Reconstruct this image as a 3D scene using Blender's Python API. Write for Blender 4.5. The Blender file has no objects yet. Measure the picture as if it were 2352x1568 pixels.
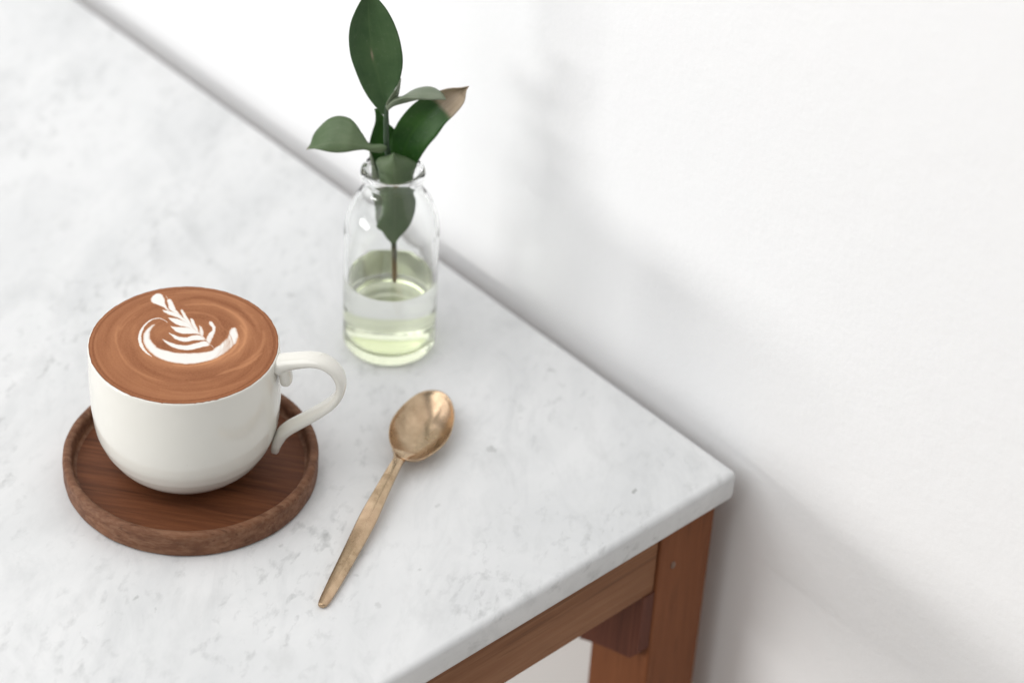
import bpy, bmesh, math, random
import numpy as np
from mathutils import Vector, Matrix
random.seed(7); np.random.seed(7)
S = bpy.context.scene
COL = S.collection
TOP = 0.75                       # height of the marble top above the floor, metres

# ------------------------------------------------------------------ camera
CAM_MM = np.array([574.2189, -715.8719, 786.1631])       # mm, origin = far right corner of the marble top
R_ = np.array([0.66950, 0.74115, 0.04931]); U_ = np.array([-0.48528, 0.38619, 0.78448])
R_ /= np.linalg.norm(R_); U_ -= R_ * (U_ @ R_); U_ /= np.linalg.norm(U_); F_ = np.cross(U_, R_)
cam = bpy.data.cameras.new('camera'); cam_o = bpy.data.objects.new('camera', cam); COL.objects.link(cam_o)
cam_o.matrix_world = Matrix(((R_[0], U_[0], -F_[0], CAM_MM[0] / 1000), (R_[1], U_[1], -F_[1], CAM_MM[1] / 1000),
                             (R_[2], U_[2], -F_[2], CAM_MM[2] / 1000 + TOP), (0, 0, 0, 1)))
cam.sensor_width = 36; cam.sensor_fit = 'HORIZONTAL'; cam.lens = 36 * 5826.1 / 2352
cam.clip_start = 0.05; cam.clip_end = 30
cam.dof.use_dof = True; cam.dof.focus_distance = 1.13; cam.dof.aperture_fstop = 5.0
S.camera = cam_o

# ------------------------------------------------------------------ light
W = bpy.data.worlds.new('World'); S.world = W; W.use_nodes = True
bg = W.node_tree.nodes['Background']; bg.inputs[0].default_value = (0.97, 0.985, 1.0, 1); bg.inputs[1].default_value = 0.335


def area_lamp(name, aim, direction, dist, sx, sy, power, color):
    L = bpy.data.lights.new(name, 'AREA'); L.shape = 'RECTANGLE'; L.size = sx; L.size_y = sy; L.energy = power; L.color = color
    o = bpy.data.objects.new(name, L); COL.objects.link(o)
    d = Vector(direction).normalized(); o.location = Vector(aim) + d * dist
    o.rotation_euler = d.to_track_quat('Z', 'Y').to_euler(); return o


area_lamp('window_light', (-0.05, -0.03, TOP), (-0.47, -1.0, 0.022), 2.6, 1.2, 0.30, 25, (1.0, 0.99, 0.975))
area_lamp('side_window_light', (-0.12, -0.15, TOP), (-1.0, -0.42, 0.62), 2.2, 1.0, 1.0, 5.5, (0.985, 0.992, 1.0))
area_lamp('ceiling_bounce', (-0.3, -0.5, TOP), (-0.12, -0.58, 1.0), 1.9, 2.4, 2.4, 42, (1.0, 1.0, 1.0))
S.view_settings.view_transform = 'Standard'; S.view_settings.look = 'None'; S.view_settings.exposure = 0.0
S.view_settings.gamma = 1.0
S.render.engine = 'CYCLES'
S.cycles.use_denoising = True
S.cycles.max_bounces = 24; S.cycles.glossy_bounces = 16; S.cycles.diffuse_bounces = 6; S.cycles.transmission_bounces = 16; S.cycles.transparent_max_bounces = 16
S.cycles.caustics_refractive = True; S.cycles.caustics_reflective = True; S.cycles.blur_glossy = 0.3


# ------------------------------------------------------------------ helpers
def wp(v):                       # mm, tabletop frame -> world metres
    return Vector((v[0] / 1000, v[1] / 1000, v[2] / 1000 + TOP))


def ray(x, y):                   # direction of a photograph point (2352 x 1568 grid)
    return F_ * 5826.1 + R_ * (x - 1176) - U_ * (y - 784)


def on_plane(x, y, axis, v):     # photograph point -> point of the plane axis = v (mm)
    d = ray(x, y); return CAM_MM + d * ((v - CAM_MM[axis]) / d[axis])


def on_facing(x, y, p0, n, depth=0.0):
    d = ray(x, y); t = ((np.asarray(p0) - CAM_MM) @ n) / (d @ n)
    q = CAM_MM + d * t; return q - d / np.linalg.norm(d) * depth


def cr(P, n):                    # Catmull-Rom resample to n points evenly in parameter of length
    P = np.asarray(P, float); seg = []
    for i in range(len(P) - 1):
        p0 = P[max(i - 1, 0)]; p1 = P[i]; p2 = P[i + 1]; p3 = P[min(i + 2, len(P) - 1)]
        for t in np.linspace(0, 1, 16, endpoint=False):
            seg.append(.5 * (2 * p1 + (p2 - p0) * t + (2 * p0 - 5 * p1 + 4 * p2 - p3) * t * t + (3 * p1 - p0 - 3 * p2 + p3) * t ** 3))
    seg.append(P[-1]); seg = np.array(seg)
    L = np.concatenate([[0], np.cumsum(np.linalg.norm(np.diff(seg, axis=0), axis=1))])
    u = np.linspace(0, L[-1], n)
    return np.stack([np.interp(u, L, seg[:, k]) for k in range(seg.shape[1])], 1)


def tag(o, label=None, cat=None, group=None, kind=None):
    if label: o['label'] = label
    if cat: o['category'] = cat
    if group: o['group'] = group
    if kind: o['kind'] = kind
    return o


def empty(name, loc_mm, label, cat):
    o = bpy.data.objects.new(name, None); COL.objects.link(o); o.location = wp(loc_mm); o.empty_display_size = 0.02
    return tag(o, label, cat)


def link(name, me, mat, parent=None, smooth=True):
    """me is in world metres; the object is given the parent's origin"""
    o = bpy.data.objects.new(name, me); COL.objects.link(o)
    if mat: me.materials.append(mat)
    if smooth:
        for f in me.polygons: f.use_smooth = True
    if parent:
        o.parent = parent
        org = parent.location.copy()
        q = parent.parent
        while q: org += q.location; q = q.parent
        me.transform(Matrix.Translation(-org))
    return o


def mesh(name, verts_mm, faces):
    me = bpy.data.meshes.new(name)
    me.from_pydata([wp(v) for v in verts_mm], [], faces); me.update(); return me


def lathe(prof, cx, cy, seg=128, wob=None):
    """prof: list of (r, z) mm; closed loops are left open at the axis"""
    V = []; Fc = []; rows = []
    for (r, z) in prof:
        if r < 1e-6: rows.append([len(V)]); V.append((cx, cy, z))
        else:
            row = []
            for k in range(seg):
                a = 2 * math.pi * k / seg; row.append(len(V))
                rr = r * (1 + (wob(a, z) if wob else 0)); V.append((cx + rr * math.cos(a), cy + rr * math.sin(a), z))
            rows.append(row)
    for a, b in zip(rows[:-1], rows[1:]):
        for k in range(seg):
            j = (k + 1) % seg
            if len(a) == 1 and len(b) == 1: continue
            if len(a) == 1: Fc.append((a[0], b[j], b[k]))
            elif len(b) == 1: Fc.append((a[k], a[j], b[0]))
            else: Fc.append((a[k], a[j], b[j], b[k]))
    return V, Fc


def rounded(prof, n):            # smooth profile
    return [tuple(x) for x in cr(prof, n)]


def box(name, lo, hi, mat, parent=None, bevel=1.0, seg=3):
    bm = bmesh.new(); bmesh.ops.create_cube(bm, size=1)
    for v in bm.verts:
        v.co = wp([lo[k] + (v.co[k] + .5) * (hi[k] - lo[k]) for k in range(3)])
    if bevel: bmesh.ops.bevel(bm, geom=bm.edges[:], offset=bevel / 1000, segments=seg, profile=.5, affect='EDGES')
    bmesh.ops.recalc_face_normals(bm, faces=bm.faces)
    me = bpy.data.meshes.new(name); bm.to_mesh(me); bm.free()
    o = link(name, me, mat, parent)
    return o


def fixnormals(me):
    bm = bmesh.new(); bm.from_mesh(me); bmesh.ops.recalc_face_normals(bm, faces=bm.faces); bm.to_mesh(me); bm.free()


# ------------------------------------------------------------------ materials
class N:
    def __init__(s, name):
        s.m = bpy.data.materials.new(name); s.m.use_nodes = True; s.t = s.m.node_tree
        s.b = s.t.nodes['Principled BSDF']

    def n(s, typ, **kw):
        o = s.t.nodes.new(typ)
        for k, v in kw.items():
            if k in o.bl_rna.properties and k != 'inputs': setattr(o, k, v)
        return o

    def l(s, a, b): s.t.links.new(a, b)

    def noise(s, vec, scale, detail=4, rough=.55, dist=0.0):
        o = s.n('ShaderNodeTexNoise'); o.inputs['Scale'].default_value = scale; o.inputs['Detail'].default_value = detail
        o.inputs['Roughness'].default_value = rough; o.inputs['Distortion'].default_value = dist
        if vec is not None: s.l(vec, o.inputs['Vector'])
        return o.outputs['Fac']

    def coords(s, scale=(1, 1, 1), rot=(0, 0, 0), kind='Object', loc=(0, 0, 0)):
        tc = s.n('ShaderNodeTexCoord'); m0 = s.n('ShaderNodeMapping'); mp = s.n('ShaderNodeMapping')
        m0.inputs['Rotation'].default_value = rot; m0.inputs['Location'].default_value = loc     # turn first, stretch after
        mp.inputs['Scale'].default_value = scale
        s.l(tc.outputs[kind], m0.inputs['Vector']); s.l(m0.outputs['Vector'], mp.inputs['Vector']); return mp.outputs['Vector']

    def ramp(s, fac, pts, interp='LINEAR'):
        o = s.n('ShaderNodeValToRGB'); e = o.color_ramp.elements; o.color_ramp.interpolation = interp
        while len(e) < len(pts): e.new(.5)
        for k, (p, c) in enumerate(pts):
            e[k].position = p; e[k].color = (c, c, c, 1) if isinstance(c, (int, float)) else (*c, 1)
        s.l(fac, o.inputs['Fac']); return o.outputs['Color']

    def mix(s, fac, a, b, mode='MIX'):
        o = s.n('ShaderNodeMix'); o.data_type = 'RGBA'; o.blend_type = mode
        for inp, v in ((o.inputs[0], fac), (o.inputs[6], a), (o.inputs[7], b)):
            if isinstance(v, (int, float)): inp.default_value = v
            elif isinstance(v, tuple): inp.default_value = (*v, 1)
            else: s.l(v, inp)
        return o.outputs[2]

    def math(s, op, a, b=0.0, clamp=False):
        o = s.n('ShaderNodeMath'); o.operation = op; o.use_clamp = clamp
        for inp, v in ((o.inputs[0], a), (o.inputs[1], b)):
            if isinstance(v, (int, float)): inp.default_value = v
            else: s.l(v, inp)
        return o.outputs[0]

    def bump(s, h, strength, dist):
        o = s.n('ShaderNodeBump'); o.inputs['Strength'].default_value = strength; o.inputs['Distance'].default_value = dist
        s.l(h, o.inputs['Height']); s.l(o.outputs[0], s.b.inputs['Normal'])

    def set(s, **kw):
        for k, v in kw.items():
            k = k.replace('_', ' ')
            i = s.b.inputs[k]
            if isinstance(v, tuple): i.default_value = (*v, 1)
            elif isinstance(v, (int, float)): i.default_value = v
            else: s.l(v, i)


def sr(r, g, b):                 # sRGB 0..255 -> linear
    f = lambda c: c / 12.92 if c <= .04045 else ((c + .055) / 1.055) ** 2.4
    return (f(r / 255), f(g / 255), f(b / 255))


def mat_wall():
    k = N('white_wall_paint'); v = k.coords()
    a = k.noise(v, 3.0, 3); fine = k.noise(v, 260, 4, .6); mid = k.noise(v, 60, 3)
    col = k.mix(a, (.80, .802, .806), (.83, .83, .832))
    st = k.noise(k.coords(scale=(1.0, 1, .12), rot=(0, math.radians(40), 0)), 90, 2)
    h = k.math('ADD', k.math('MULTIPLY', fine, .6), k.math('ADD', mid, k.math('MULTIPLY', st, .5)))
    k.set(Base_Color=col, Roughness=.62); k.b.inputs['Specular IOR Level'].default_value = .25
    k.bump(h, .3, .0012); return k.m


SPECKS = [(1455, 1130, 9, 26, .85), (312, 1372, 8, 20, .6), (356, 1400, 7, 20, .55), (640, 1250, 14, 16, .6), (1130, 1030, 18, 22, .45), (1270, 1085, 9, 14, .35),
          (965, 1305, 12, 18, .45), (900, 1030, 10, 20, .25), (1010, 1155, 14, 20, .4), (1050, 1165, 20, 12, .35), (270, 690, 10, 14, .35), (160, 380, 14, 14, .35),
          (110, 655, 14, 10, .45), (285, 535, 16, 22, .35), (620, 830, 14, 16, .25), (1265, 850, 22, 14, .3), (1320, 985, 10, 16, .3), (870, 1390, 12, 20, .3),
          (1110, 1180, 20, 14, .3), (1095, 1210, 14, 10, .25), (1210, 1405, 8, 12, .25), (905, 1300, 8, 10, .45), (1190, 960, 18, 12, .25), (480, 600, 14, 20, .25), (55, 1140, 20, 16, .25),
          (770, 830, 10, 10, .3), (820, 1320, 12, 10, .35), (150, 1470, 16, 12, .2), (1430, 1020, 18, 14, .25), (1385, 1215, 16, 18, .2)]


def mat_marble():
    k = N('white_carrara_marble')
    A1 = (0, 0, math.radians(58)); A2 = (0, 0, math.radians(40))
    v = k.coords(); vs = k.coords(scale=(.5, 1, 1), rot=A1); vs2 = k.coords(scale=(.45, 1, 1), rot=A2)
    cloud = k.noise(vs, 13, 6, .62, .7); cloud2 = k.noise(vs2, 34, 6, .66, 1.0); fine = k.noise(v, 180, 4, .6)
    base = k.mix(k.ramp(cloud, [(.36, 0.0), (.60, 1.0)]), (.645, .65, .65), (.735, .735, .732))
    base = k.mix(k.ramp(cloud2, [(.50, 0.0), (.76, .5)]), base, (.50, .507, .508))
    # small smoky flecks in loose trains
    fl = k.noise(k.coords(scale=(.6, 1, 1), rot=A1), 185, 3, .55, .2); fl2 = k.noise(k.coords(scale=(.6, 1, 1), rot=A2, loc=(.3, .1, 0)), 48, 4, .62, .3)
    reg = k.noise(vs, 22, 3, .6)
    f = k.math('MULTIPLY', k.ramp(fl, [(.54, 0.0), (.76, 1.0)]), k.ramp(reg, [(.38, 0.0), (.72, .85)]))
    f = k.math('MAXIMUM', f, k.ramp(fl2, [(.55, 0.0), (.78, .24)]))
    base = k.mix(f, base, (.32, .325, .32))
    # a few single marks of the slab
    tc = k.n('ShaderNodeTexCoord'); wob = k.noise(v, 130, 3, .6)
    tot = None
    for (x, y, w, h, st) in SPECKS:
        q = on_plane(x, y, 2, 0); ang = math.radians(random.uniform(-75, -25))
        mp = k.n('ShaderNodeMapping'); mp.vector_type = 'TEXTURE'
        mp.inputs['Location'].default_value = (q[0] / 1000, q[1] / 1000, 0); mp.inputs['Rotation'].default_value = (0, 0, ang)
        mp.inputs['Scale'].default_value = (h / 4.7 / 1000 * .75, w / 4.7 / 1000 * .75, 1)
        k.l(tc.outputs['Object'], mp.inputs['Vector'])
        ln = k.n('ShaderNodeVectorMath'); ln.operation = 'LENGTH'; k.l(mp.outputs['Vector'], ln.inputs[0])
        d = k.math('ADD', ln.outputs['Value'], k.math('MULTIPLY', k.math('SUBTRACT', wob, .5), 3.2))
        g = k.ramp(d, [(0.0, min(1, st * 1.25)), (.45, st * .8), (1.0, 0.0)], 'EASE')
        tot = g if tot is None else k.math('MAXIMUM', tot, g)
    base = k.mix(k.math('MULTIPLY', tot, .9), base, (.22, .225, .21))
    base = k.mix(k.math('MULTIPLY', fine, .10), base, (.52, .53, .53))
    k.set(Base_Color=base, Roughness=k.ramp(cloud2, [(.3, .34), (.7, .44)])); k.b.inputs['Specular IOR Level'].default_value = .35
    k.b.inputs['Subsurface Weight'].default_value = 0.0
    k.bump(k.noise(v, 14, 2), .02, .001); return k.m


def mat_wood(name, dark, mid, light, axis_rot, ring=38, fine=420, rough=.5, streak=.6, stretch=.06):
    k = N(name)
    v = k.coords(scale=(stretch, 1, 1), rot=axis_rot)
    a = k.noise(v, ring, 5, .6, 1.2); b = k.noise(v, fine, 4, .65, .3); big = k.noise(k.coords(), 14, 3)
    pores = k.noise(k.coords(scale=(stretch * .6, 1, 1), rot=axis_rot), fine * 1.5, 2, .5)
    c = k.mix(k.ramp(a, [(.30, 0.0), (.70, 1.0)]), dark, mid)
    c = k.mix(k.math('MULTIPLY', k.ramp(b, [(.42, 0.0), (.72, 1.0)]), streak), c, light)
    c = k.mix(k.math('MULTIPLY', k.ramp(pores, [(.60, 0.0), (.72, 1.0)]), .55), c, tuple(x * .45 for x in dark))
    c = k.mix(k.math('MULTIPLY', big, .35), c, mid)
    k.set(Base_Color=c, Roughness=rough); k.b.inputs['Specular IOR Level'].default_value = .16
    k.bump(k.math('ADD', b, k.math('MULTIPLY', pores, -.8)), .25, .0004); return k.m, k


def mat_porcelain():
    k = N('cream_porcelain_glaze'); v = k.coords()
    c = k.mix(k.noise(v, 30, 3), (.72, .70, .635), (.745, .725, .67))
    sp = k.noise(v, 700, 2, .5); c = k.mix(k.ramp(sp, [(.74, 0.0), (.80, .35)]), c, (.42, .36, .30))
    k.set(Base_Color=c, Roughness=.11); k.b.inputs['Coat Weight'].default_value = .25; k.b.inputs['Coat Roughness'].default_value = .08
    k.b.inputs['Specular IOR Level'].default_value = .45
    k.bump(k.noise(v, 45, 2), .05, .001); return k.m


def mat_coffee():
    k = N('latte_crema_and_foam')
    at = k.n('ShaderNodeAttribute'); at.attribute_name = 'foam'; sw = k.n('ShaderNodeAttribute'); sw.attribute_name = 'swirl'
    v = k.coords(); gr = k.noise(v, 1500, 3, .7); bl = k.noise(v, 60, 3)
    crema = k.mix(sw.outputs['Fac'], sr(128, 76, 48), sr(196, 138, 98))
    crema = k.mix(k.math('MULTIPLY', k.ramp(gr, [(.35, 0.0), (.75, 1.0)]), .28), crema, sr(194, 138, 94))
    crema = k.mix(k.math('MULTIPLY', k.ramp(bl, [(.4, 0.0), (.7, 1.0)]), .18), crema, sr(118, 70, 48))
    tan = k.mix(.45, crema, sr(222, 176, 138))
    c = k.mix(k.ramp(at.outputs['Fac'], [(.02, 0.0), (.45, .8), (.6, 1.0)]), crema, tan)
    c = k.mix(k.ramp(at.outputs['Fac'], [(.22, 0.0), (.55, .6), (.92, 1.0)]), c, (.81, .785, .74))
    k.set(Base_Color=c, Roughness=.6); k.b.inputs['Specular IOR Level'].default_value = .15
    k.bump(gr, .2, .0002); return k.m


def mat_brass():
    k = N('aged_rose_brass'); v = k.coords()
    a = k.noise(v, 110, 4, .6, .1); b = k.noise(v, 42, 2, .5, .1); f = k.noise(v, 900, 3, .6)
    c = k.mix(k.ramp(a, [(.30, 0.0), (.70, 1.0)]), (.34, .24, .145), (.63, .475, .32))
    c = k.mix(k.math('MULTIPLY', k.ramp(b, [(.48, 0.0), (.7, 1.0)]), .5), c, (.58, .40, .27))
    c = k.mix(k.math('MULTIPLY', k.ramp(f, [(.62, 0.0), (.75, 1.0)]), .35), c, (.30, .20, .12))
    k.set(Base_Color=c, Metallic=1.0, Roughness=k.ramp(a, [(.3, .32), (.7, .18)]))
    k.bump(k.math('ADD', k.math('MULTIPLY', b, 1.0), k.math('MULTIPLY', f, .05)), .07, .0012); return k.m


def mat_glass(name, col, ior, rough=0.0):
    k = N(name); k.set(Base_Color=col, Roughness=rough, IOR=ior); k.b.inputs['Transmission Weight'].default_value = 1.0
    return k.m


def mat_leaf(name, lo, hi, vein, back, trans):
    k = N(name); v = k.coords()
    at = k.n('ShaderNodeAttribute'); at.attribute_name = 'leafuv'; at.attribute_type = 'GEOMETRY'
    sx = k.n('ShaderNodeSeparateXYZ'); k.l(at.outputs['Vector'], sx.inputs[0])
    # long parallel veins run from base to tip
    mp = k.n('ShaderNodeMapping'); mp.inputs['Scale'].default_value = (9, 1.1, 1); k.l(at.outputs['Vector'], mp.inputs['Vector'])
    ve = k.noise(mp.outputs['Vector'], 3.0, 4, .6, .15); blot = k.noise(v, 55, 4, .6); spk = k.noise(v, 620, 4, .65)
    c = k.mix(k.ramp(blot, [(.35, 0.0), (.68, 1.0)]), lo, hi)
    c = k.mix(k.math('MULTIPLY', k.ramp(ve, [(.5, 0.0), (.72, 1.0)]), .35), c, vein)
    c = k.mix(k.math('MULTIPLY', k.ramp(spk, [(.60, 0.0), (.74, 1.0)]), .22), c, (.30, .32, .26))
    mid = k.math('ABSOLUTE', k.math('SUBTRACT', sx.outputs[0], .5))
    c = k.mix(k.ramp(mid, [(0.0, .5), (.03, 0.0)]), c, vein)
    # dry brown tip, where the leaf has one
    br = k.math('MULTIPLY', sx.outputs[2], 1.0)
    dry = k.mix(k.ramp(ve, [(.4, 0.0), (.7, 1.0)]), (.36, .27, .19), (.50, .40, .30))
    c = k.mix(br, c, dry)
    geo = k.n('ShaderNodeNewGeometry')
    bk = k.mix(br, k.mix(k.ramp(blot, [(.3, 0.0), (.7, 1.0)]), back, tuple(x * 1.35 for x in back)), dry)
    c2 = k.mix(geo.outputs['Backfacing'], c, c)
    k.set(Base_Color=c2, Roughness=.48); k.b.inputs['Specular IOR Level'].default_value = .4
    k.bump(k.math('ADD', ve, k.math('MULTIPLY', spk, .4)), .25, .0005)
    tr = k.n('ShaderNodeBsdfTranslucent'); k.l(k.mix(.5, c, trans), tr.inputs['Color'])
    ms = k.n('ShaderNodeMixShader'); ms.inputs[0].default_value = .22
    out = k.t.nodes['Material Output']; k.l(k.b.outputs[0], ms.inputs[1]); k.l(tr.outputs[0], ms.inputs[2]); k.l(ms.outputs[0], out.inputs['Surface'])
    return k.m


def mat_plain(name, c1, c2, rough, scale=80):
    k = N(name); k.set(Base_Color=k.mix(k.noise(k.coords(), scale, 4), c1, c2), Roughness=rough); return k.m


M_wall = mat_wall(); M_marble = mat_marble(); M_porc = mat_porcelain(); M_coffee = mat_coffee(); M_brass = mat_brass()
VIEW_ROT = (0, 0, math.radians(-44))
M_coaster, _ = mat_wood('dark_walnut', sr(66, 38, 25), sr(110, 66, 42), sr(140, 88, 58), (0, 0, math.radians(-38)), 55, 520, .52, .5)
M_rim, _ = mat_wood('worn_walnut_rim', sr(76, 48, 36), sr(120, 82, 60), sr(166, 130, 104), (0, 0, math.radians(-38)), 60, 420, .6, .45, .3)
M_leg, _ = mat_wood('oiled_teak_leg', sr(110, 64, 38), sr(132, 80, 49), sr(146, 94, 62), (0, math.radians(90), 0), 30, 420, .55, .4)
M_apron, _ = mat_wood('oiled_teak_apron', sr(118, 76, 48), sr(142, 98, 67), sr(158, 116, 84), (0, 0, math.radians(-90)), 40, 500, .55, .6, .04)
M_block, _ = mat_wood('striped_teak_block', sr(62, 33, 26), sr(104, 60, 46), sr(122, 74, 56), (0, math.radians(90), 0), 170, 500, .6, .4, .03)
M_floor, _ = mat_wood('pale_floor_board', (.42, .36, .30), (.5, .44, .37), (.55, .48, .4), (0, 0, 0), 10, 120, .5)
M_glass = mat_glass('clear_bottle_glass', (.992, .997, .994), 1.39)
M_base = mat_glass('green_bottle_base', (.86, .93, .58), 1.39)
M_water = mat_glass('pale_green_water', (.99, .995, .965), 1.33)

# ------------------------------------------------------------------ setting
GAP = 11.0                       # mm between the marble and the wall


def sheet(name, quad_m, mat):
    me = bpy.data.meshes.new(name); me.from_pydata(quad_m, [], [(0, 1, 2, 3)]); o = link(name, me, mat, None, False); tag(o, kind='structure'); return o


yw = GAP / 1000
bm = bmesh.new(); bmesh.ops.create_cube(bm, size=1)
for v in bm.verts: v.co = Vector((v.co.x * 5 - .5, yw + .06 + v.co.y * .12, 1.3 + v.co.z * 2.6))
me = bpy.data.meshes.new('wall'); bm.to_mesh(me); bm.free()
wall = link('wall', me, M_wall, None, False); tag(wall, kind='structure')
sheet('floor', [(-3, -3, 0), (2, -3, 0), (2, yw - .001, 0), (-3, yw - .001, 0)], M_floor)

# ------------------------------------------------------------------ table
table = empty('table', (-600, -213, -TOP * 1000), 'wooden table with a thick white marble top against the wall', 'table')
T = 17.0
slab = box('marble_top', (-1200, -426, -T), (0, 0, 0), M_marble, table, 0)
bv = slab.modifiers.new('bevel', 'BEVEL'); bv.width = .0032; bv.segments = 5; bv.limit_method = 'ANGLE'
slab.data.transform(Matrix.Translation(table.location)); slab.matrix_parent_inverse = Matrix.Translation(-table.location)
LX = -6.0; LW = 39.0; LN = -42.5; LF = -6.0
for (x0, x1) in ((LX - LW, LX), (-1194, -1194 + LW)):
    for (y0, y1) in ((LN, LF), (-420, -420 + 36.5)):
        box('leg', (x0, y0, -TOP * 1000), (x1, y1, -T), M_leg, table, 1.2)
box('apron', (LX - 21, -420 + 37, -57.5), (LX - 1.2, LN - .4, -T), M_apron, table, .8)
box('apron', (-1192, -420 + 37, -57.5), (-1173, LN - .4, -T), M_apron, table, .8)
box('apron', (-1194 + LW + .4, LF - 20, -57.5), (LX - LW - .4, LF - 1.2, -T), M_apron, table, .8)
box('apron', (-1194 + LW + .4, -418, -57.5), (LX - LW - .4, -399, -T), M_apron, table, .8)
# corner block screwed to the inside of the leg, below the apron
yb = LN - 7.5
low = [on_plane(x, y, 1, yb)[[0, 2]] for (x, y) in [(1331, 1465), (1345, 1469), (1366, 1476), (1400, 1489), (1446, 1510), (1492, 1522)]]
low[-1][0] = LX - .6
top = [(LX - .6, -57.7), (low[0][0], -57.7)]
poly = [tuple(q) for q in low] + top
n = len(poly)
V = [(a, yb, b) for a, b in poly] + [(a, LN - .2, b) for a, b in poly]
Fc = [tuple(range(n)), tuple(range(2 * n - 1, n - 1, -1))] + [(k, (k + 1) % n, n + (k + 1) % n, n + k) for k in range(n)]
me = mesh('corner_block', V, Fc); fixnormals(me); link('corner_block', me, M_block, table, False)
# pale plug in the leg face
q = on_plane(1545, 1296, 0, LX)
bm = bmesh.new(); bmesh.ops.create_cone(bm, cap_ends=True, segments=20, radius1=.0016, radius2=.0013, depth=.0012)
bm.transform(Matrix.Translation(wp((LX + .1, q[1], q[2]))) @ Matrix.Rotation(math.radians(90), 4, 'Y') @ Matrix.Scale(1.5, 4, (1, 0, 0)))
me = bpy.data.meshes.new('screw_plug'); bm.to_mesh(me); bm.free()
link('screw_plug', me, mat_plain('pale_filler', sr(120, 92, 76), sr(136, 112, 98), .6), table)

# ------------------------------------------------------------------ coaster
CX, CY = -161.7, -200.3
coaster = empty('coaster', (CX, CY, 0), 'round dark walnut coaster tray with raised rim under the coffee cup', 'coaster')
V, Fc = lathe([(0, .6), (53.6, .6), (53.6, 6.2), (30, 6.2), (0, 6.2)], CX, CY, 160)
me = mesh('tray_base', V, Fc); fixnormals(me); o = link('tray_base', me, M_coaster, coaster, False)
rimp = [(53.7, .3), (57.3, .3), (58.2, .7), (58.6, 1.8), (58.9, 5), (58.95, 11.0), (58.6, 12.6), (57.8, 13.5), (56.7, 13.7), (55.6, 13.4), (54.8, 12.4), (54.4, 10.6), (54.1, 7.5), (53.5, 6.6), (52.6, 6.22)]
rw = lambda a, z: (.0016 * math.sin(9 * a + z * .4) + .0011 * math.sin(23 * a + 1.3 - z * .7)) * (1 if z > 1 else .3)
V, Fc = lathe([rimp[0]] + rounded(rimp[1:], 34), CX, CY, 220, rw)
me = mesh('rim', V, Fc); fixnormals(me); link('rim', me, M_rim, coaster)

# ------------------------------------------------------------------ cup
CX, CY = -163.4, -200.7
cup = empty('coffee_cup', (CX, CY, 6.2), 'cream white porcelain cup with curled handle standing on the wooden coaster', 'cup')
ZR = 75.0
outer = [(20.6, 6.3), (21.2, 6.22), (22.0, 6.6), (24.4, 7.8), (29.5, 11), (35.3, 17), (39.2, 23.6)]
outer2 = [(39.35, 23.9), (40.6, 27.4), (41.9, 32), (43.1, 45), (43.3, 60), (42.95, 71), (42.9, 74.2)]
lip = [(42.75, 74.75), (42.45, 75.0), (42.05, 74.9), (41.8, 74.4)]
inner = [(41.5, 72), (41.2, 60), (40.8, 45), (39.4, 32), (36.5, 23), (31, 16), (22, 11), (10, 9), (0, 8.8)]
prof = [(0, 7.4), (18.6, 7.4), (19.6, 6.7)] + rounded(outer, 26) + rounded(outer2, 30) + lip + rounded(inner, 24)
V, Fc = lathe(prof, CX, CY, 160)
me = mesh('body', V, Fc); fixnormals(me); link('body', me, M_porc, cup)

AZ = math.atan2(R_[1], R_[0]) - math.radians(9)          # the handle points a little towards the viewer
hd = np.array([math.cos(AZ), math.sin(AZ), 0]); hn = np.array([-math.sin(AZ), math.cos(AZ), 0])


def c3(x, y): return ((640 + x / 4.611) * .91875, (840 + y / 4.611) * .91875)


def hpt(x, y):
    X, Y = c3(x, y); d = ray(X, Y); p0 = np.array([CX, CY, 0]); t = ((p0 - CAM_MM) @ hn) / (d @ hn); return CAM_MM + d * t


def sweep(path, wid, thk, n, seg=20, power=2.6):
    P = cr(path, n); s = np.linspace(0, 1, n); Vv = []; Ff = []
    Tg = np.gradient(P, axis=0); Tg /= np.linalg.norm(Tg, axis=1)[:, None]
    for i in range(n):
        t = Tg[i]; b = hn; nn = np.cross(t, b); nn /= np.linalg.norm(nn)
        w = np.interp(s[i], *zip(*wid)) / 2; h = np.interp(s[i], *zip(*thk)) / 2
        for k in range(seg):
            a = 2 * math.pi * k / seg; ca, sa = math.cos(a), math.sin(a)
            e = 2 / power
            Vv.append(P[i] + b * w * math.copysign(abs(ca) ** e, ca) + nn * h * math.copysign(abs(sa) ** e, sa))
    for i in range(n - 1):
        for k in range(seg):
            j = (k + 1) % seg; Ff.append((i * seg + k, i * seg + j, (i + 1) * seg + j, (i + 1) * seg + k))
    Ff.append(tuple(range(seg - 1, -1, -1))); Ff.append(tuple(range((n - 1) * seg, n * seg)))
    return [tuple(v) for v in Vv], Ff


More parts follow.
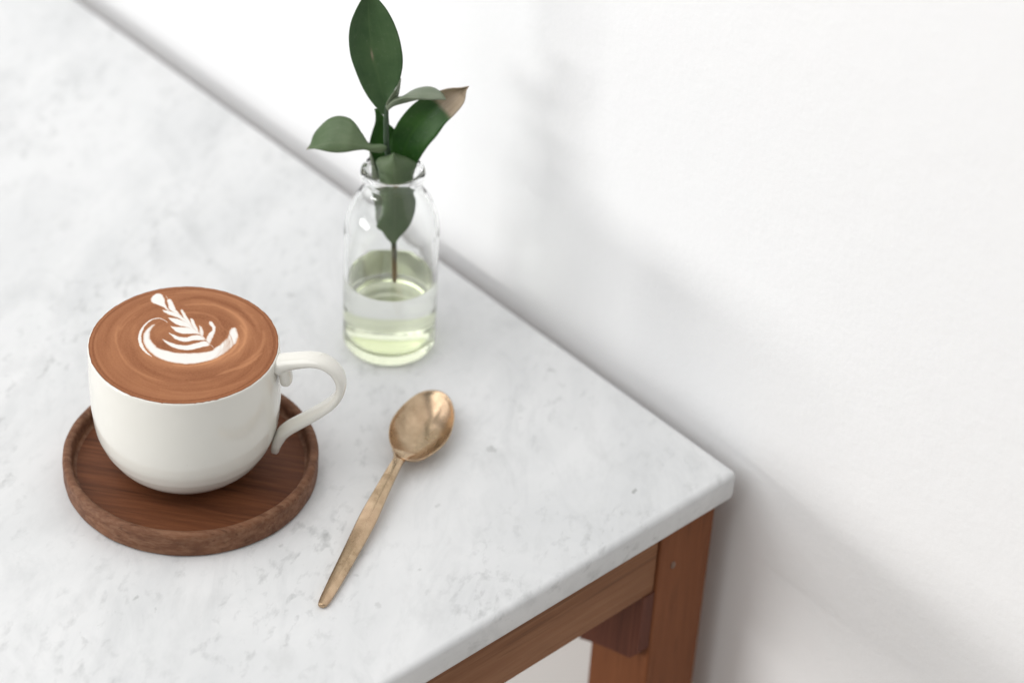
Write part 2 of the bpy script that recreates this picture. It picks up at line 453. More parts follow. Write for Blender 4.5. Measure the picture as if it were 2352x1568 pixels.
main = [hpt(*q) for q in [(240, 340), (320, 303), (430, 285), (540, 272), (660, 270), (780, 295), (890, 365), (965, 470), (985, 575), (955, 670), (880, 760), (760, 845), (620, 925), (480, 1000), (370, 1062), (295, 1130), (245, 1225), (222, 1310)]]
V1, F1 = sweep(main, [(0, 11), (.08, 10), (.3, 9.6), (.7, 9.6), (.86, 10), (.95, 9.5), (1, 6.5)], [(0, 8.5), (.06, 6.2), (.2, 4.8), (.35, 4.2), (.5, 4.4), (.8, 5.0), (.9, 5.6), (1, 4)], 90)
curl = [hpt(*q) for q in [(325, 335), (335, 400), (345, 455), (352, 505), (358, 545)]]
V2, F2 = sweep(curl, [(0, 9), (.7, 8.6), (.9, 7.6), (1, 5)], [(0, 6), (.5, 5.4), (.8, 5.6), (.93, 4.8), (1, 2.6)], 26)
off = len(V1)
me = mesh('handle', V1 + V2, F1 + [tuple(i + off for i in f) for f in F2]); fixnormals(me)
hdl = link('handle', me, M_porc, cup)
rm = hdl.modifiers.new('blend', 'REMESH'); rm.mode = 'VOXEL'; rm.voxel_size = .00042; rm.use_smooth_shade = True
sm = hdl.modifiers.new('soften', 'SMOOTH'); sm.factor = .5; sm.iterations = 9

# ------------------------------------------------------------------ coffee with its poured leaf
coffee = empty('coffee', (CX, CY, 74.0), 'caramel brown latte filling the cup to the brim with white leaf art', 'coffee')
ZC = 74.98; NR, NA = 150, 760
rr = np.sqrt(np.linspace(0.0004, 1, NR)); rr = .35 * rr + .65 * np.linspace(.004, 1, NR); aa = np.linspace(0, 2 * np.pi, NA, endpoint=False)
edge = 42.25 + .10 * np.sin(5 * aa + 1) + .05 * np.sin(19 * aa) + .05 * np.sin(43 * aa + 2) + .04 * np.sin(71 * aa) * np.sin(3 * aa)
for a_, h_, w_ in ((-.86, .30, .012), (-.52, .42, .02), (-.44, .34, .03), (-.37, .38, .016), (-.30, .28, .03), (-1.9, .2, .05), (-1.2, .18, .03)):
    edge = edge + h_ * np.exp(-((np.mod(aa - a_ + np.pi, 2 * np.pi) - np.pi) / w_) ** 2)        # small spills over the lip
RRg = rr[:, None] * edge[None, :]
X = CX + RRg * np.cos(aa)[None]; Y = CY + RRg * np.sin(aa)[None]
Z = ZC + .45 * (1 - rr[:, None] ** 5) + 0 * X + .10 - .9 * np.clip(RRg - 42.5, 0, 1)
D = np.stack([X, Y, np.full_like(X, ZC + .2)], -1).reshape(-1, 3) - CAM_MM
px = 1176 + 5826.1 * (D @ R_) / (D @ F_); py = 784 - 5826.1 * (D @ U_) / (D @ F_)
gx = (px / .91875 - 200) * 4.4808; gy = ((py / .91875) - 690) * 4.4808       # grid in which the art was traced
_w = lambda f, p: np.sin(gx * f + p + 1.7 * np.sin(gy * f * 1.9 + p * 2)) + np.sin(gy * f * 1.6 - p + 1.3 * np.sin(gx * f * 1.3))
G = np.stack([gx + 1.6 * _w(.045, .4) + 1.0 * _w(.13, 2.0) + np.random.normal(0, 1.6, gx.shape), gy + 1.0 * _w(.05, 1.1) + .7 * _w(.15, .2) + np.random.normal(0, 1.0, gx.shape)], -1)
YS = 1.0 / .62                                                              # undo the foreshortening for distances


def poly_field(P, soft, smooth=True):
    P = np.asarray(P, float)
    if smooth: P = cr(np.vstack([P, P[:1]]), len(P) * 5)[:-1]
    inside = np.zeros(len(G), bool); dist = np.full(len(G), 1e9)
    lo = P.min(0) - 60; hi = P.max(0) + 60; m = np.where(((G > lo) & (G < hi)).all(1))[0]
    g = G[m]; ins = np.zeros(len(m), bool); d = np.full(len(m), 1e9)
    for a, b in zip(P, np.roll(P, -1, 0)):
        ab = (b - a) * (1, YS); ag = (g - a) * (1, YS); t = np.clip((ag @ ab) / max(ab @ ab, 1e-9), 0, 1)
        d = np.minimum(d, np.linalg.norm(ag - t[:, None] * ab, axis=1))
        cnd = (a[1] > g[:, 1]) != (b[1] > g[:, 1])
        with np.errstate(divide='ignore', invalid='ignore'):
            xi = (b[0] - a[0]) * (g[:, 1] - a[1]) / (b[1] - a[1]) + a[0]
        ins ^= cnd & (g[:, 0] < xi)
    sd = np.where(ins, d, -d) + soft * .12; out = np.zeros(len(G)); x = np.clip(sd / soft * .5 + .5, 0, 1); out[m] = x * x * (3 - 2 * x); return out


def line_field(P, w, soft):      # w: widths along the line
    P = cr(P, 60); ws = np.interp(np.linspace(0, 1, 60), np.linspace(0, 1, len(w)), w); out = np.zeros(len(G))
    lo = P.min(0) - 90; hi = P.max(0) + 90; m = np.where(((G > lo) & (G < hi)).all(1))[0]; g = G[m]; best = np.full(len(m), -1e9)
    for i in range(59):
        a, b = P[i], P[i + 1]; ab = (b - a) * (1, YS); ag = (g - a) * (1, YS); t = np.clip((ag @ ab) / max(ab @ ab, 1e-9), 0, 1)
        best = np.maximum(best, (ws[i] + (ws[i + 1] - ws[i]) * t) / 2 - np.linalg.norm(ag - t[:, None] * ab, axis=1))
    x = np.clip(best / soft * .5 + .5, 0, 1); out[m] = x * x * (3 - 2 * x); return out


foam = np.zeros(len(G))
polys = [
    # bowl-shaped sweep of foam
    [(830, 550), (770, 590), (730, 640), (715, 700), (735, 780), (790, 850), (880, 915), (1000, 960), (1120, 980), (1220, 985), (1340, 972), (1470, 940), (1585, 888), (1690, 810), (1748, 730), (1760, 660), (1735, 590),
     (1690, 610), (1665, 680), (1600, 755), (1520, 815), (1470, 848), (1300, 872), (1100, 872), (980, 848), (880, 822), (815, 765), (775, 700), (775, 640), (795, 590)],
    [(930, 715), (1010, 752), (1100, 777), (1200, 783), (1300, 760), (1400, 738), (1452, 772), (1430, 786), (1340, 806), (1260, 828), (1160, 830), (1060, 808), (980, 765)],
    [(1000, 645), (1070, 672), (1130, 692), (1200, 694), (1260, 675), (1340, 672), (1400, 715), (1370, 722), (1290, 722), (1200, 738), (1130, 732), (1060, 702)],
    [(1020, 570), (1090, 580), (1160, 582), (1230, 590), (1290, 610), (1340, 657), (1300, 650), (1210, 650), (1130, 645), (1070, 620)],
    [(990, 475), (1060, 480), (1130, 500), (1200, 530), (1255, 580), (1290, 612), (1230, 592), (1180, 572), (1110, 555), (1040, 520)],
    [(930, 385), (990, 398), (1060, 413), (1130, 455), (1190, 500), (1250, 572), (1170, 512), (1090, 467), (1010, 440), (950, 410)],
    [(800, 250), (830, 218), (870, 200), (910, 207), (940, 262), (960, 340), (1000, 392), (930, 350), (860, 318), (805, 288)],
    [(980, 272), (1010, 265), (1040, 310), (1070, 380), (1110, 430), (1170, 490), (1080, 422), (1010, 380), (992, 330)],
    [(1130, 392), (1150, 385), (1180, 440), (1230, 520), (1262, 582), (1210, 532), (1160, 460)],
    [(1238, 480), (1262, 490), (1292, 550), (1330, 642), (1290, 602), (1250, 540)],
    [(1338, 560), (1365, 590), (1382, 650), (1370, 682), (1345, 642)],
    [(1450, 515), (1480, 525), (1512, 580), (1508, 632), (1482, 692), (1450, 757), (1420, 722), (1440, 660), (1478, 622), (1484, 582), (1455, 545)],
]
for i, P in enumerate(polys): foam = np.maximum(foam, poly_field(P, 16 if i else 26) * (1.0 if i not in (10,) else .85))
foam = np.maximum(foam, .95 * line_field([(980, 525), (930, 492), (860, 478), (780, 508), (712, 575), (670, 670), (682, 770), (730, 845), (800, 905)], [5, 10, 12, 18, 26, 34, 36, 26, 8], 9))
foam = np.maximum(foam, .55 * line_field([(965, 225), (985, 270), (1000, 330)], [8, 10, 4], 8))
foam = np.maximum(foam, .80 * line_field([(1060, 400), (1180, 500), (1300, 610), (1400, 710), (1495, 808)], [8, 16, 16, 10, 5], 9))
gap1 = line_field([(835, 530), (755, 580), (705, 660), (708, 760), (770, 860), (880, 945), (1050, 990)], [5, 8, 9, 10, 9, 7, 3], 7)
spine = line_field([(960, 370), (1080, 455), (1190, 560), (1290, 640), (1390, 715), (1450, 775)], [3, 4, 4, 4, 4, 3], 6)
foam *= (1 - .8 * gap1) * (1 - .35 * spine)
for (q, s) in [([(1000, 880), (1100, 900), (1250, 892), (1400, 872)], .25), ([(830, 800), (900, 860), (990, 895)], .2), ([(1700, 640), (1690, 720), (1640, 800)], .3)]:
    foam *= 1 - s * line_field(q, [3, 10, 3], 9)
# streaks stirred into the crema
dx = (X - CX).ravel(); dy = (Y - CY).ravel(); rad = np.hypot(dx, dy) / 42.3; ang = np.arctan2(dy, dx)
ecc = np.hypot(gx - 1230, (gy - 770) * YS) / 1065


def vnoise(u, v, nu, nv, seed):  # smooth value noise, wrapping in v
    g_ = np.random.RandomState(seed).rand(nu + 2, nv); a_ = np.clip(u, 0, .9999) * nu; b_ = (v % 1.0) * nv
    i_ = a_.astype(int); j_ = b_.astype(int) % nv; fa = a_ - i_; fb = b_ - np.floor(b_); fa = fa * fa * (3 - 2 * fa); fb = fb * fb * (3 - 2 * fb); j2 = (j_ + 1) % nv
    return (g_[i_, j_] * (1 - fa) + g_[i_ + 1, j_] * fa) * (1 - fb) + (g_[i_, j2] * (1 - fa) + g_[i_ + 1, j2] * fa) * fb


turn = (ang + .9 * ecc) / (2 * np.pi)
strk = .45 * vnoise(ecc * .7, turn, 16, 7, 1) + .33 * vnoise(ecc * .7, turn + .3, 40, 9, 2) + .22 * vnoise(ecc * .7, turn + .6, 95, 14, 3)
sw = np.zeros(len(G))
for f, ph, am, dr in [(21, .3, .10, .9), (37, 1.1, .08, -1.4), (63, 2.0, .07, 2.1), (95, .7, .05, 1.2), (150, 2.9, .04, -2.0)]:
    sw += am * np.sin(f * (.6 * rad + .4 * ecc) + ph + dr * np.sin(ang + ph) + .8 * np.sin(2 * ang + f))
sw = .24 + .22 * sw + .40 * (strk - .5) + .20 * np.exp(-((vnoise(ecc * .7, turn + .15, 60, 11, 5) - .5) / .035) ** 2) * vnoise(ecc * .7, turn + .5, 9, 6, 6)
right = np.clip((gx - 1350) / 350, 0, 1) * np.clip((gy - 500) / 200, 0, 1)
foam = foam * (1 - right * .55 * np.clip((strk - .50) / .14, 0, 1))
halo = [([(690, 760), (760, 880), (900, 965), (1080, 1015), (1250, 1022), (1440, 990), (1620, 930), (1760, 830), (1830, 720), (1850, 620), (1800, 500), (1680, 400)], [40, 70, 80, 80, 80, 90, 120, 130, 120, 90, 60, 30], .40, 70),
        ([(1700, 590), (1760, 660), (1760, 760), (1690, 850), (1560, 925), (1400, 985), (1200, 1012), (1050, 1000)], [10, 24, 30, 34, 28, 18, 12, 6], .75, 14),
        ([(1180, 330), (1320, 318), (1500, 330), (1640, 380), (1760, 450), (1840, 540), (1870, 640)], [14, 22, 22, 26, 26, 30, 16], .5, 26),
        ([(1180, 420), (1300, 410), (1450, 440), (1560, 520), (1610, 620)], [8, 18, 18, 18, 6], .3, 22),
        ([(1800, 560), (1850, 640), (1850, 730), (1790, 830), (1700, 900)], [10, 22, 26, 22, 8], .55, 22),
        ([(2050, 620), (2060, 720), (2010, 840), (1920, 920), (1800, 990)], [14, 30, 34, 26, 10], .45, 26),
        ([(1510, 1125), (1640, 1075), (1800, 1020), (1920, 960), (2040, 860)], [5, 44, 54, 44, 10], .45, 12),
        ([(1780, 330), (1880, 420), (1970, 520), (2010, 620)], [8, 26, 26, 10], .3, 30),
        ([(430, 560), (400, 680), (430, 820), (500, 950), (600, 1050), (760, 1130), (930, 1180)], [8, 30, 16, 14, 18, 14, 6], .35, 16),
        ([(180, 640), (160, 780), (200, 920), (280, 1070), (400, 1200)], [20, 40, 34, 34, 14], .22, 26),
        ([(900, 1270), (1100, 1310), (1350, 1300), (1600, 1250), (1850, 1170)], [10, 20, 20, 20, 10], .25, 20),
        ([(620, 560), (600, 700), (630, 820)], [10, 40, 14], .22, 40),
        ([(1100, 190), (1350, 165), (1600, 210), (1850, 320)], [20, 44, 50, 20], .25, 40)]
for P, w, a, s in halo: sw = sw + a * line_field(P, w, s) * (1 - np.clip(sw, 0, 1) * .4)
dark = [([(1120, 280), (1350, 245), (1600, 300), (1800, 400), (1950, 560)], [20, 50, 40, 40, 16], .25, 34),
        ([(780, 640), (850, 760), (950, 820)], [50, 60, 20], .18, 50), ([(1560, 480), (1620, 600), (1600, 720)], [30, 60, 20], .2, 40)]
for P, w, a, s in dark: sw = sw - a * line_field(P, w, s)
sw = sw - .45 * np.exp(-((rad - .955) / .012) ** 2) - .5 * np.clip((rad - .982) / .018, 0, 1)
sw = np.clip(sw, 0, 1); foam = np.clip(foam, 0, 1)
verts = np.stack([X, Y, Z], -1).reshape(-1, 3)
idx = np.arange(NR * NA).reshape(NR, NA); a0 = idx[:-1]; a1 = np.roll(idx, -1, 1)[:-1]; b1 = np.roll(idx, -1, 1)[1:]; b0 = idx[1:]
quads = np.stack([a0, b0, b1, a1], -1).reshape(-1, 4)
isart = foam[quads].max(1) > .45


def submesh(name, qs, extra=None):
    u, inv = np.unique(qs, return_inverse=True); f = inv.reshape(qs.shape)
    me = bpy.data.meshes.new(name); fl = [tuple(x) for x in f.tolist()]
    if extra: fl += extra(u)
    me.from_pydata((verts[u] / 1000 + (0, 0, TOP)).tolist(), [], fl)
    for nm, arr in (('foam', foam), ('swirl', sw)):
        at = me.attributes.new(nm, 'FLOAT', 'POINT'); at.data.foreach_set('value', arr[u].astype(np.float32))
    me.update(); return me


center = lambda u: [tuple(np.searchsorted(u, idx[0]).tolist())]
link('crema', submesh('crema', quads[~isart], center), M_coffee, coffee)
link('latte_art', submesh('latte_art', quads[isart]), M_coffee, coffee)

# ------------------------------------------------------------------ spoon
tip = on_plane(738, 1390, 2, 2.0); far = on_plane(1003, 905, 2, 8.0)
ax = far - tip; ax[2] = 0; LEN = np.linalg.norm(ax); ax /= LEN; lat = np.array([-ax[1], ax[0], 0])
if lat @ R_ < 0: lat = -lat                               # lateral axis points to the right of the picture
spoon = empty('spoon', (*(tip + ax * LEN * .5)[:2], 0), 'aged brass teaspoon lying bowl up on the marble', 'spoon')
NECK = 96.0


def sp(s, w, z): return tuple(tip + ax * s + lat * w + np.array([0, 0, z - tip[2]]))


hw_ = [(0, 1.1), (.5, 1.75), (1.8, 2.3), (5, 2.75), (10, 3.05), (18, 3.45), (32, 3.9), (53, 4.5), (62, 4.35), (74, 3.75), (85, 3.3), (92, 3.0), (97, 3.1), (101, 4.4), (103.5, 6)]
zc_ = [(0, 2.6), (10, 3.0), (40, 5.2), (70, 8.6), (88, 9.9), (98, 9.4), (104, 8.6)]
th_ = [(0, 2.0), (6, 2.6), (40, 3.0), (70, 3.0), (90, 2.8), (104, 1.6)]
HW = cr(hw_, 400); ZC_ = cr(zc_, 400); TH = cr(th_, 400)
ss = np.concatenate([np.linspace(0, 5, 12, endpoint=False), np.linspace(5, 103.5, 90)])
V = []; Fc = []; sec = None
for s in ss:
    w = np.interp(s, HW[:, 0], HW[:, 1]); z = np.interp(s, ZC_[:, 0], ZC_[:, 1]); t = np.interp(s, TH[:, 0], TH[:, 1])
    rdg = .16 * w if s < 88 else .16 * w * max(0, (100 - s) / 12)
    off = .30                                             # the ridge sits right of the middle
    prof_ = [(-1, -.8 * t), (-.985, -.55 * t), (-.80, -.02), (-.5, rdg * .6), (0, rdg * .95), (off, rdg * 1.1), (off + .08, rdg * 1.05), (.65, rdg * .35), (.93, -.1), (1, -.25 * t), (1, -.6 * t), (.7, -.92 * t), (0, -t), (-.7, -.92 * t)]
    sec = len(prof_)
    for a, b in prof_: V.append(sp(s, a * w, z + b))
m_ = len(ss)
for i in range(m_ - 1):
    for k in range(sec):
        j = (k + 1) % sec; Fc.append((i * sec + k, i * sec + j, (i + 1) * sec + j, (i + 1) * sec + k))
Fc.append(tuple(range(sec))); Fc.append(tuple(range((m_ - 1) * sec, m_ * sec)))
me = mesh('handle', V, Fc); fixnormals(me); o = link('handle', me, M_brass, spoon)
b2 = o.modifiers.new('bevel', 'BEVEL'); b2.width = .0003; b2.segments = 2; b2.limit_method = 'ANGLE'; b2.angle_limit = math.radians(28)
# bowl: an egg-shaped shell
NU, NV = 40, 96; V = []; Fc = []
DEPTH = 8.4; ZRIM = 9.0
# rim outline of the bowl, measured in the plane of the rim
rim_px = [(225, 950), (250, 800), (310, 670), (430, 515), (600, 360), (790, 242), (1000, 205), (1190, 240), (1325, 365), (1392, 560), (1388, 760), (1312, 1000), (1180, 1180), (1000, 1325), (800, 1435), (600, 1455), (430, 1400), (300, 1240), (235, 1080)]
rim_sw = []
for (x, y) in rim_px:
    q = on_plane((940 + x / 7.127) * .91875, (950 + y / 7.127) * .91875, 2, ZRIM) - tip; rim_sw.append((q @ ax, q @ lat))
rim_sw = np.array(rim_sw); RC0 = rim_sw.mean(0); BL = np.ptp(rim_sw[:, 0])
rim_d = cr(np.vstack([rim_sw, rim_sw[:1]]), 400)[:-1] - RC0
ra_ = np.arctan2(rim_d[:, 1], rim_d[:, 0]); o_ = np.argsort(ra_); ra_ = ra_[o_]; rl_ = np.linalg.norm(rim_d, axis=1)[o_]
ra_ = np.concatenate([ra_ - 2 * np.pi, ra_, ra_ + 2 * np.pi]); rl_ = np.tile(rl_, 3)
ker = np.hanning(31); ker /= ker.sum(); rl_ = np.convolve(np.pad(rl_, 15, mode='edge'), ker, 'valid')


def outline(a):
    r = np.interp((a + math.pi) % (2 * math.pi) - math.pi, ra_, rl_); return RC0[0] + r * math.cos(a), RC0[1] + r * math.sin(a)


def bowl_pt(u, a, d):
    ex, ey = outline(a); cx_ = RC0[0]
    s = cx_ + (ex - cx_) * u; w = RC0[1] + (ey - RC0[1]) * u
    rim_z = ZRIM + .5 * ((s - cx_) / BL) ** 2 * 4 * (1 if s > cx_ else .9)
    return sp(s, w, rim_z - DEPTH * (1 - u ** 2.3) ** .95 * 1.0 + d)


rows = []
for layer, us in ((0, np.linspace(0.0, 1, NU)), (1, np.linspace(1, 0, NU))):
    for u in us:
        if u < 1e-6: rows.append([len(V)]); V.append(bowl_pt(0, 0, 0 if layer == 0 else -1.3)); continue
        r = []
        for k in range(NV):
            a = 2 * math.pi * k / NV; r.append(len(V))
            if layer == 0: V.append(bowl_pt(u * .955 if u > .0 else u, a, (.28 if u > .985 else 0)))
            else: V.append(bowl_pt(u, a, -1.3 + (.5 if u > .99 else 0)))
        rows.append(r)
    if layer == 0:
        for (uu, dz) in ((.985, .32), (1.0, -.05)):
            r = []
            for k in range(NV): r.append(len(V)); V.append(bowl_pt(uu, 2 * math.pi * k / NV, dz))
            rows.append(r)
for a, b in zip(rows[:-1], rows[1:]):
    for k in range(NV):
        j = (k + 1) % NV
        if len(a) == 1: Fc.append((a[0], b[k], b[j]))
        elif len(b) == 1: Fc.append((a[k], b[0], a[j]))
        else: Fc.append((a[k], b[k], b[j], a[j]))
zmin = min(v[2] for v in V); V = [(v[0], v[1], v[2] - zmin + .05) for v in V]
me = mesh('bowl', V, Fc); fixnormals(me); link('bowl', me, M_brass, spoon)

# ------------------------------------------------------------------ bottle
BX, BY = -179.67, -65.48
bottle = empty('glass_bottle', (BX, BY, 0), 'small clear glass bottle used as a vase near the table edge', 'vase')
out_p = [(17.0, .25), (19.6, .35), (21.8, 1.6), (22.9, 4.2), (23.1, 8), (23.1, 40), (23.1, 66), (22.7, 73), (21.4, 79.5), (18.9, 85.5), (16.0, 90.0), (14.0, 93.2), (13.3, 95.8), (13.5, 97.6)]
lip_p = [(14.4, 98.6), (15.2, 99.8), (15.5, 101.4), (15.3, 103.0), (14.6, 104.2), (13.6, 104.5), (12.7, 104.0), (12.2, 102.8)]
in_p = [(11.9, 100.0), (11.7, 96.0), (12.3, 93.0), (14.4, 89.2), (17.2, 84.6), (19.6, 78.6), (20.9, 72.5), (21.2, 66), (21.2, 40), (21.2, 12), (20.7, 8.6), (19.0, 6.2), (15.0, 5.2), (8, 5.6), (0, 5.9)]
prof = [(0, 1.6), (12, 1.2), (15.8, .5)] + rounded(out_p, 60) + rounded(lip_p, 24) + rounded(in_p, 90)
cut = max(i for i, q in enumerate(prof) if q[1] > 8.4 and i > 90)
V, Fc = lathe(prof, BX, BY, 128)
me = mesh('glass_bottle', V, Fc); fixnormals(me)
for nm, low_, mt in (('body', False, M_glass), ('base', True, M_base)):          # the thick floor of the bottle is greener than its wall
    bm = bmesh.new(); bm.from_mesh(me); bm.verts.ensure_lookup_table()
    cutv = cut * 128 - 127
    kill = [f for f in bm.faces if (min(v.index for v in f.verts) >= cutv) != low_]
    bmesh.ops.delete(bm, geom=kill, context='FACES'); m2 = bpy.data.meshes.new(nm); bm.to_mesh(m2); bm.free(); link(nm, m2, mt, bottle)
ZW = 41.0
wb = [(r + (.05 if r > 12 else 0), z - .05) for r, z in rounded([(21.2, 14), (21.2, 12), (20.7, 8.6), (19.0, 6.2), (15.0, 5.2), (8, 5.6), (0, 5.9)], 40)][::-1]
water = [(max(r, 0), z) for r, z in wb] + [(21.25, 25), (21.25, ZW + .3), (21.25, ZW + .52), (21.22, ZW + .55), (21.1, ZW + .42), (20.9, ZW + .2), (20.5, ZW + .05), (20.0, ZW), (19.9, ZW), (10, ZW), (0, ZW)]
water[0] = (0, water[0][1])
V, Fc = lathe(water, BX, BY, 128)
me = mesh('water', V, Fc); fixnormals(me)
w_o = link('water', me, M_water); tag(w_o, 'pale green water in the bottom of the glass bottle', 'water')

# ------------------------------------------------------------------ twig
AXP = np.array([BX, BY, 70.0]); NF = F_.copy()
twig = empty('leafy_twig', (BX, BY, 24), 'green twig with broad leaves, one brown at its tip, standing in the glass bottle', 'twig')


def c4(x, y): return ((740 + x / 3.2667) * .91875, y / 3.2667 * .91875)


def cB(x, y): return ((840 + x / 6.032) * .91875, (400 + y / 6.032) * .91875)


def tw(pt, conv, depth):
    X_, Y_ = conv(*pt); return on_facing(X_, Y_, AXP, np.array([NF[0], NF[1], 0]), depth)


def strip(left, mid, right, dl, dm, dr, n=40, m=7, brown=None):
    """left/mid/right: [(conv, x, y)...]; d*: depth (mm towards the viewer) at base..tip. Returns V, F, uv"""
    def line(L, d):
        dd = np.interp(np.linspace(0, 1, len(L)), np.linspace(0, 1, len(d)), d)
        return cr([tw((x, y), cv, k) for (cv, x, y), k in zip(L, dd)], n)
    A, Bm, Cc = line(left, dl), line(mid, dm), line(right, dr); Vv = []; uv = []
    for i in range(n):
        for t in np.linspace(0, 1, 2 * m + 1):
            # smooth curve through the three lines
            p = A[i] * (1 - t) * (1 - 2 * t) + Bm[i] * 4 * t * (1 - t) + Cc[i] * t * (2 * t - 1)
            lin = A[i] * (1 - 2 * t) + Bm[i] * 2 * t if t < .5 else Bm[i] * (2 - 2 * t) + Cc[i] * (2 * t - 1)
            p = .2 * lin + .8 * p
            Vv.append(tuple(p)); d = p - CAM_MM; x = 1176 + 5826.1 * (d @ R_) / (d @ F_)
            uv.append((t, i / (n - 1), brown(i / (n - 1), t) if brown else 0.0))
    w = 2 * m + 1
    Ff = [(i * w + k, i * w + k + 1, (i + 1) * w + k + 1, (i + 1) * w + k) for i in range(n - 1) for k in range(w - 1)]
    return Vv, Ff, uv


def leaf(strips, mat, label=None):
    V = []; Fc = []; uv = []
    for (v, f, u) in strips: o_ = len(V); V += v; uv += u; Fc += [tuple(i + o_ for i in q) for q in f]
    me = mesh('leaf', V, Fc); at = me.attributes.new('leafuv', 'FLOAT_VECTOR', 'POINT')
    at.data.foreach_set('vector', np.array(uv, np.float32).ravel())
    o = link('leaf', me, mat, twig); sd = o.modifiers.new('thick', 'SOLIDIFY'); sd.thickness = .00035; sd.offset = 0
    if label: o['label'] = label
    return o


Q = lambda cv, L: [(cv, x, y) for x, y in L]
M_l1 = mat_leaf('deep_green_leaf', (.042, .098, .034), (.072, .138, .052), (.09, .16, .062), (.17, .2, .15), (.10, .30, .04))
M_l2 = mat_leaf('dusty_green_leaf', (.085, .14, .06), (.15, .205, .108), (.185, .235, .135), (.2, .22, .17), (.15, .30, .08))
M_l3 = mat_leaf('vivid_green_leaf', (.020, .075, .012), (.038, .12, .016), (.05, .14, .02), (.17, .2, .15), (.12, .42, .02))
M_l4 = mat_leaf('pale_leaf_underside', (.19, .235, .155), (.28, .315, .225), (.33, .36, .28), (.2, .22, .17), (.2, .35, .12))
# the tall leaf
L1 = Q(c4, [(735, 960), (655, 880), (592, 800), (540, 710), (490, 590), (447, 460), (432, 320), (445, 200), (482, 100), (535, 0), (575, -55), (600, -75)])
C1 = Q(c4, [(740, 960), (722, 830), (690, 700), (655, 560), (630, 430), (607, 300), (594, 170), (590, 60), (592, -10), (600, -75)])
R1 = Q(c4, [(748, 960), (752, 840), (800, 745), (845, 660), (868, 560), (872, 480), (862, 400), (840, 300), (800, 190), (740, 80), (675, 0), (630, -55), (600, -75)])
curl_ = strip(Q(c4, [(735, 850), (775, 780), (815, 730), (856, 640)]), Q(c4, [(745, 865), (800, 790), (835, 720), (856, 640)]), Q(c4, [(750, 880), (825, 800), (848, 720), (856, 640)]), [3, 4, 4.6], [2, 2, 2], [0, -1, 1], 14, 3)
leaf([strip(L1, C1, R1, [0, 3, 5, 6, 4], [0, 0, 1, 2, 3], [0, 3, 5, 5, 3], 60, 16, lambda v, t: .8 * math.exp(-((t - .47) / .018) ** 2 - ((v - .50) / .035) ** 2))], M_l1, 'tall upright dark green leaf')
leaf([curl_], M_l4, 'pale folded leaf edge behind the tall leaf')
# curled leaf on the right, seen edge-on
leaf([strip(Q(c4, [(733, 870), (760, 825), (820, 795), (880, 786), (930, 750), (1000, 720), (1090, 709), (1160, 735), (1205, 775), (1225, 815)]),
            Q(c4, [(738, 885), (790, 835), (850, 805), (920, 796), (990, 798), (1050, 802), (1110, 806), (1170, 808), (1225, 815)]),
            Q(c4, [(750, 908), (790, 872), (850, 851), (900, 838), (950, 825), (1040, 808), (1100, 809), (1150, 811), (1225, 815)]),
            [2, 0, -4, -6, 2], [2, 6, 8, 7, 2], [2, 2, 0, 2, 2])], M_l4, 'grey green leaf curled over to the right')
# large leaf with the dry tip
brn = lambda v, t: float(np.clip((v - (.73 - .05 * t)) / .035, 0, 1))
leaf([strip(Q(c4, [(880, 1500), (830, 1380), (785, 1270), (775, 1150), (802, 1058), (860, 960), (950, 860), (1040, 800), (1180, 742), (1260, 722), (1340, 718), (1412, 706)]),
            Q(c4, [(900, 1500), (880, 1380), (880, 1260), (910, 1160), (960, 1070), (1020, 990), (1100, 910), (1190, 840), (1280, 785), (1350, 745), (1412, 706)]),
            Q(c4, [(930, 1500), (965, 1410), (987, 1340), (1040, 1250), (1090, 1180), (1150, 1110), (1220, 1010), (1300, 930), (1370, 840), (1390, 745), (1412, 706)]),
            [-5, -8, -6, -2], [-5, -7, -8, -4], [-3, -2, 1, 0], 56, 7, brn)], M_l3, 'large bright green leaf with a dry brown tip')
# leaf on the left
leaf([strip(Q(c4, [(738, 1192), (690, 1177), (600, 1174), (540, 1090), (480, 1002), (430, 962), (350, 947), (270, 970), (190, 1040), (140, 1110), (120, 1175), (86, 1220)]),
            Q(c4, [(742, 1205), (690, 1205), (600, 1202), (540, 1192), (480, 1180), (420, 1172), (350, 1166), (280, 1168), (200, 1185), (140, 1203), (86, 1220)]),
            Q(c4, [(735, 1218), (700, 1247), (620, 1240), (560, 1222), (480, 1229), (420, 1240), (350, 1246), (270, 1240), (190, 1222), (130, 1213), (86, 1220)]),
            [3, 0, -5, -5, 0], [3, 5, 6, 5, 0], [3, 4, 7, 6, 0], 48, 7, lambda v, t: float(np.clip((v - .955) / .045, 0, 1)))], M_l2, 'dusty green leaf reaching to the left')
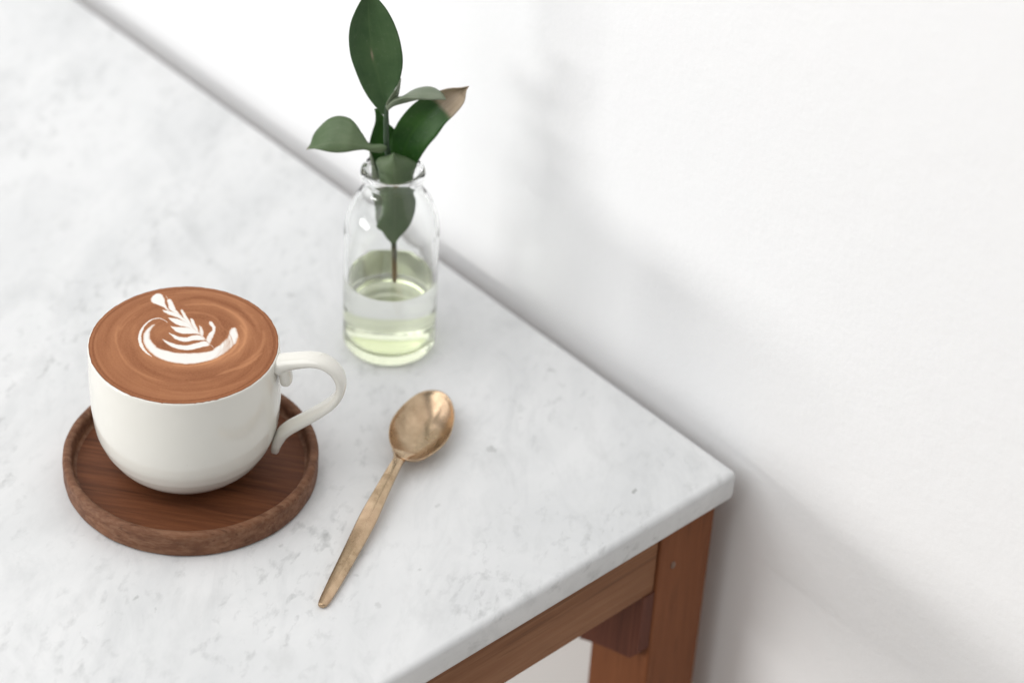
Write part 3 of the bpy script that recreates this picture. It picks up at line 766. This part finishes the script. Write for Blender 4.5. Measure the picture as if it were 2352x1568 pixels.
# leaf behind the stem
leaf([strip(Q(c4, [(692, 1470), (640, 1350), (604, 1240), (600, 1170), (622, 1080), (648, 1000), (650, 930), (640, 890)]),
            Q(c4, [(720, 1470), (700, 1350), (690, 1240), (690, 1150), (690, 1060), (685, 980), (670, 920), (650, 890)]),
            Q(c4, [(790, 1470), (800, 1350), (800, 1240), (800, 1140), (803, 1058), (760, 1015), (700, 930), (660, 890)]),
            [-6, -7, -7], [-8, -10, -8], [-8, -10, -8], 30, 5)], M_l3, 'bright green leaf behind the stem')
leaf([strip(Q(c4, [(602, 1235), (604, 1300), (608, 1400), (620, 1470)]), Q(c4, [(608, 1250), (622, 1320), (640, 1400), (655, 1470)]), Q(c4, [(612, 1250), (642, 1335), (668, 1410), (690, 1470)]), [-8, -8, -7], [-7, -6, -6], [-6, -6, -6], 14, 3),
      strip(Q(cB, [(545, 400), (560, 520), (580, 700), (595, 900), (640, 1000)]), Q(cB, [(620, 400), (640, 520), (650, 700), (630, 900), (650, 1000)]), Q(cB, [(680, 400), (700, 520), (700, 700), (660, 880), (660, 1000)]), [-7, -8, -8, -6], [-7, -8, -8, -6], [-7, -8, -8, -6], 16, 3)], M_l4, 'pale leaf edge seen through the bottle neck')
# front leaf rising out of the mouth
L6 = Q(cB, [(862, 1265), (765, 1170), (695, 1075), (612, 1008), (650, 880), (690, 720), (700, 560), (672, 390)]) + Q(c4, [(672, 1390), (652, 1320), (690, 1284), (745, 1272), (797, 1249)])
C6 = Q(cB, [(872, 1265), (880, 1150), (885, 1000), (890, 800), (885, 600), (880, 400)]) + Q(c4, [(800, 1400), (798, 1330), (797, 1249)])
R6 = Q(cB, [(885, 1265), (955, 1160), (1060, 1055), (1140, 930), (1188, 760), (1195, 610), (1150, 480), (1150, 380)]) + Q(c4, [(960, 1410), (988, 1340), (920, 1292), (850, 1268), (797, 1249)])
leaf([strip(L6, C6, R6, [1, 2, 3, 0, 1], [1, 3, 6, 7.5, 7], [1, 3, 3, 0, 1], 54, 7)], M_l2, 'dusty leaf rising from the bottle mouth')

# stem
SP = [tw(q, c4, d) for q, d in [((742, 850), 0.5), ((738, 930), .5), ((737, 1050), 0), ((742, 1200), -1), ((770, 1380), -2), ((800, 1500), -1.5)]]
SP += [tw(q, cB, d) for q, d in [((868, 800), -1), ((872, 1100), -.5), ((872, 1260), 0)]]
SP += [tw(q, lambda x, y: (x, y), 0) for q in [(905.5, 592), (906, 625), (906, 653)]]
nS = 90; P = cr(SP, nS); seg = 14; V = []; Fc = []
Tg = np.gradient(P, axis=0); Tg /= np.linalg.norm(Tg, axis=1)[:, None]
for i in range(nS):
    a = np.cross(Tg[i], F_); a /= np.linalg.norm(a); b = np.cross(Tg[i], a)
    r = np.interp(i / nS, [0, .1, .4, .7, 1], [.9, 1.35, 1.5, 1.4, 1.15]) * (1 + .05 * math.sin(i * .9))
    for k in range(seg):
        t = 2 * math.pi * k / seg; V.append(tuple(P[i] + a * r * math.cos(t) + b * r * math.sin(t)))
for i in range(nS - 1):
    for k in range(seg):
        j = (k + 1) % seg; Fc.append((i * seg + k, i * seg + j, (i + 1) * seg + j, (i + 1) * seg + k))
Fc.append(tuple(range(seg))); Fc.append(tuple(range((nS - 1) * seg, nS * seg)))
me = mesh('stem', V, Fc); fixnormals(me)
k = N('twig_bark'); z_ = k.n('ShaderNodeSeparateXYZ'); tc = k.n('ShaderNodeTexCoord'); k.l(tc.outputs['Object'], z_.inputs[0])
k.set(Base_Color=k.mix(k.ramp(k.math('ADD', k.math('MULTIPLY', z_.outputs[2], 12), k.math('MULTIPLY', k.noise(k.coords(), 120, 3), .25)), [(.36, 0.0), (.62, 1.0)]), (.16, .105, .05), (.028, .058, .026)), Roughness=.5)
link('stem', me, k.m, twig)
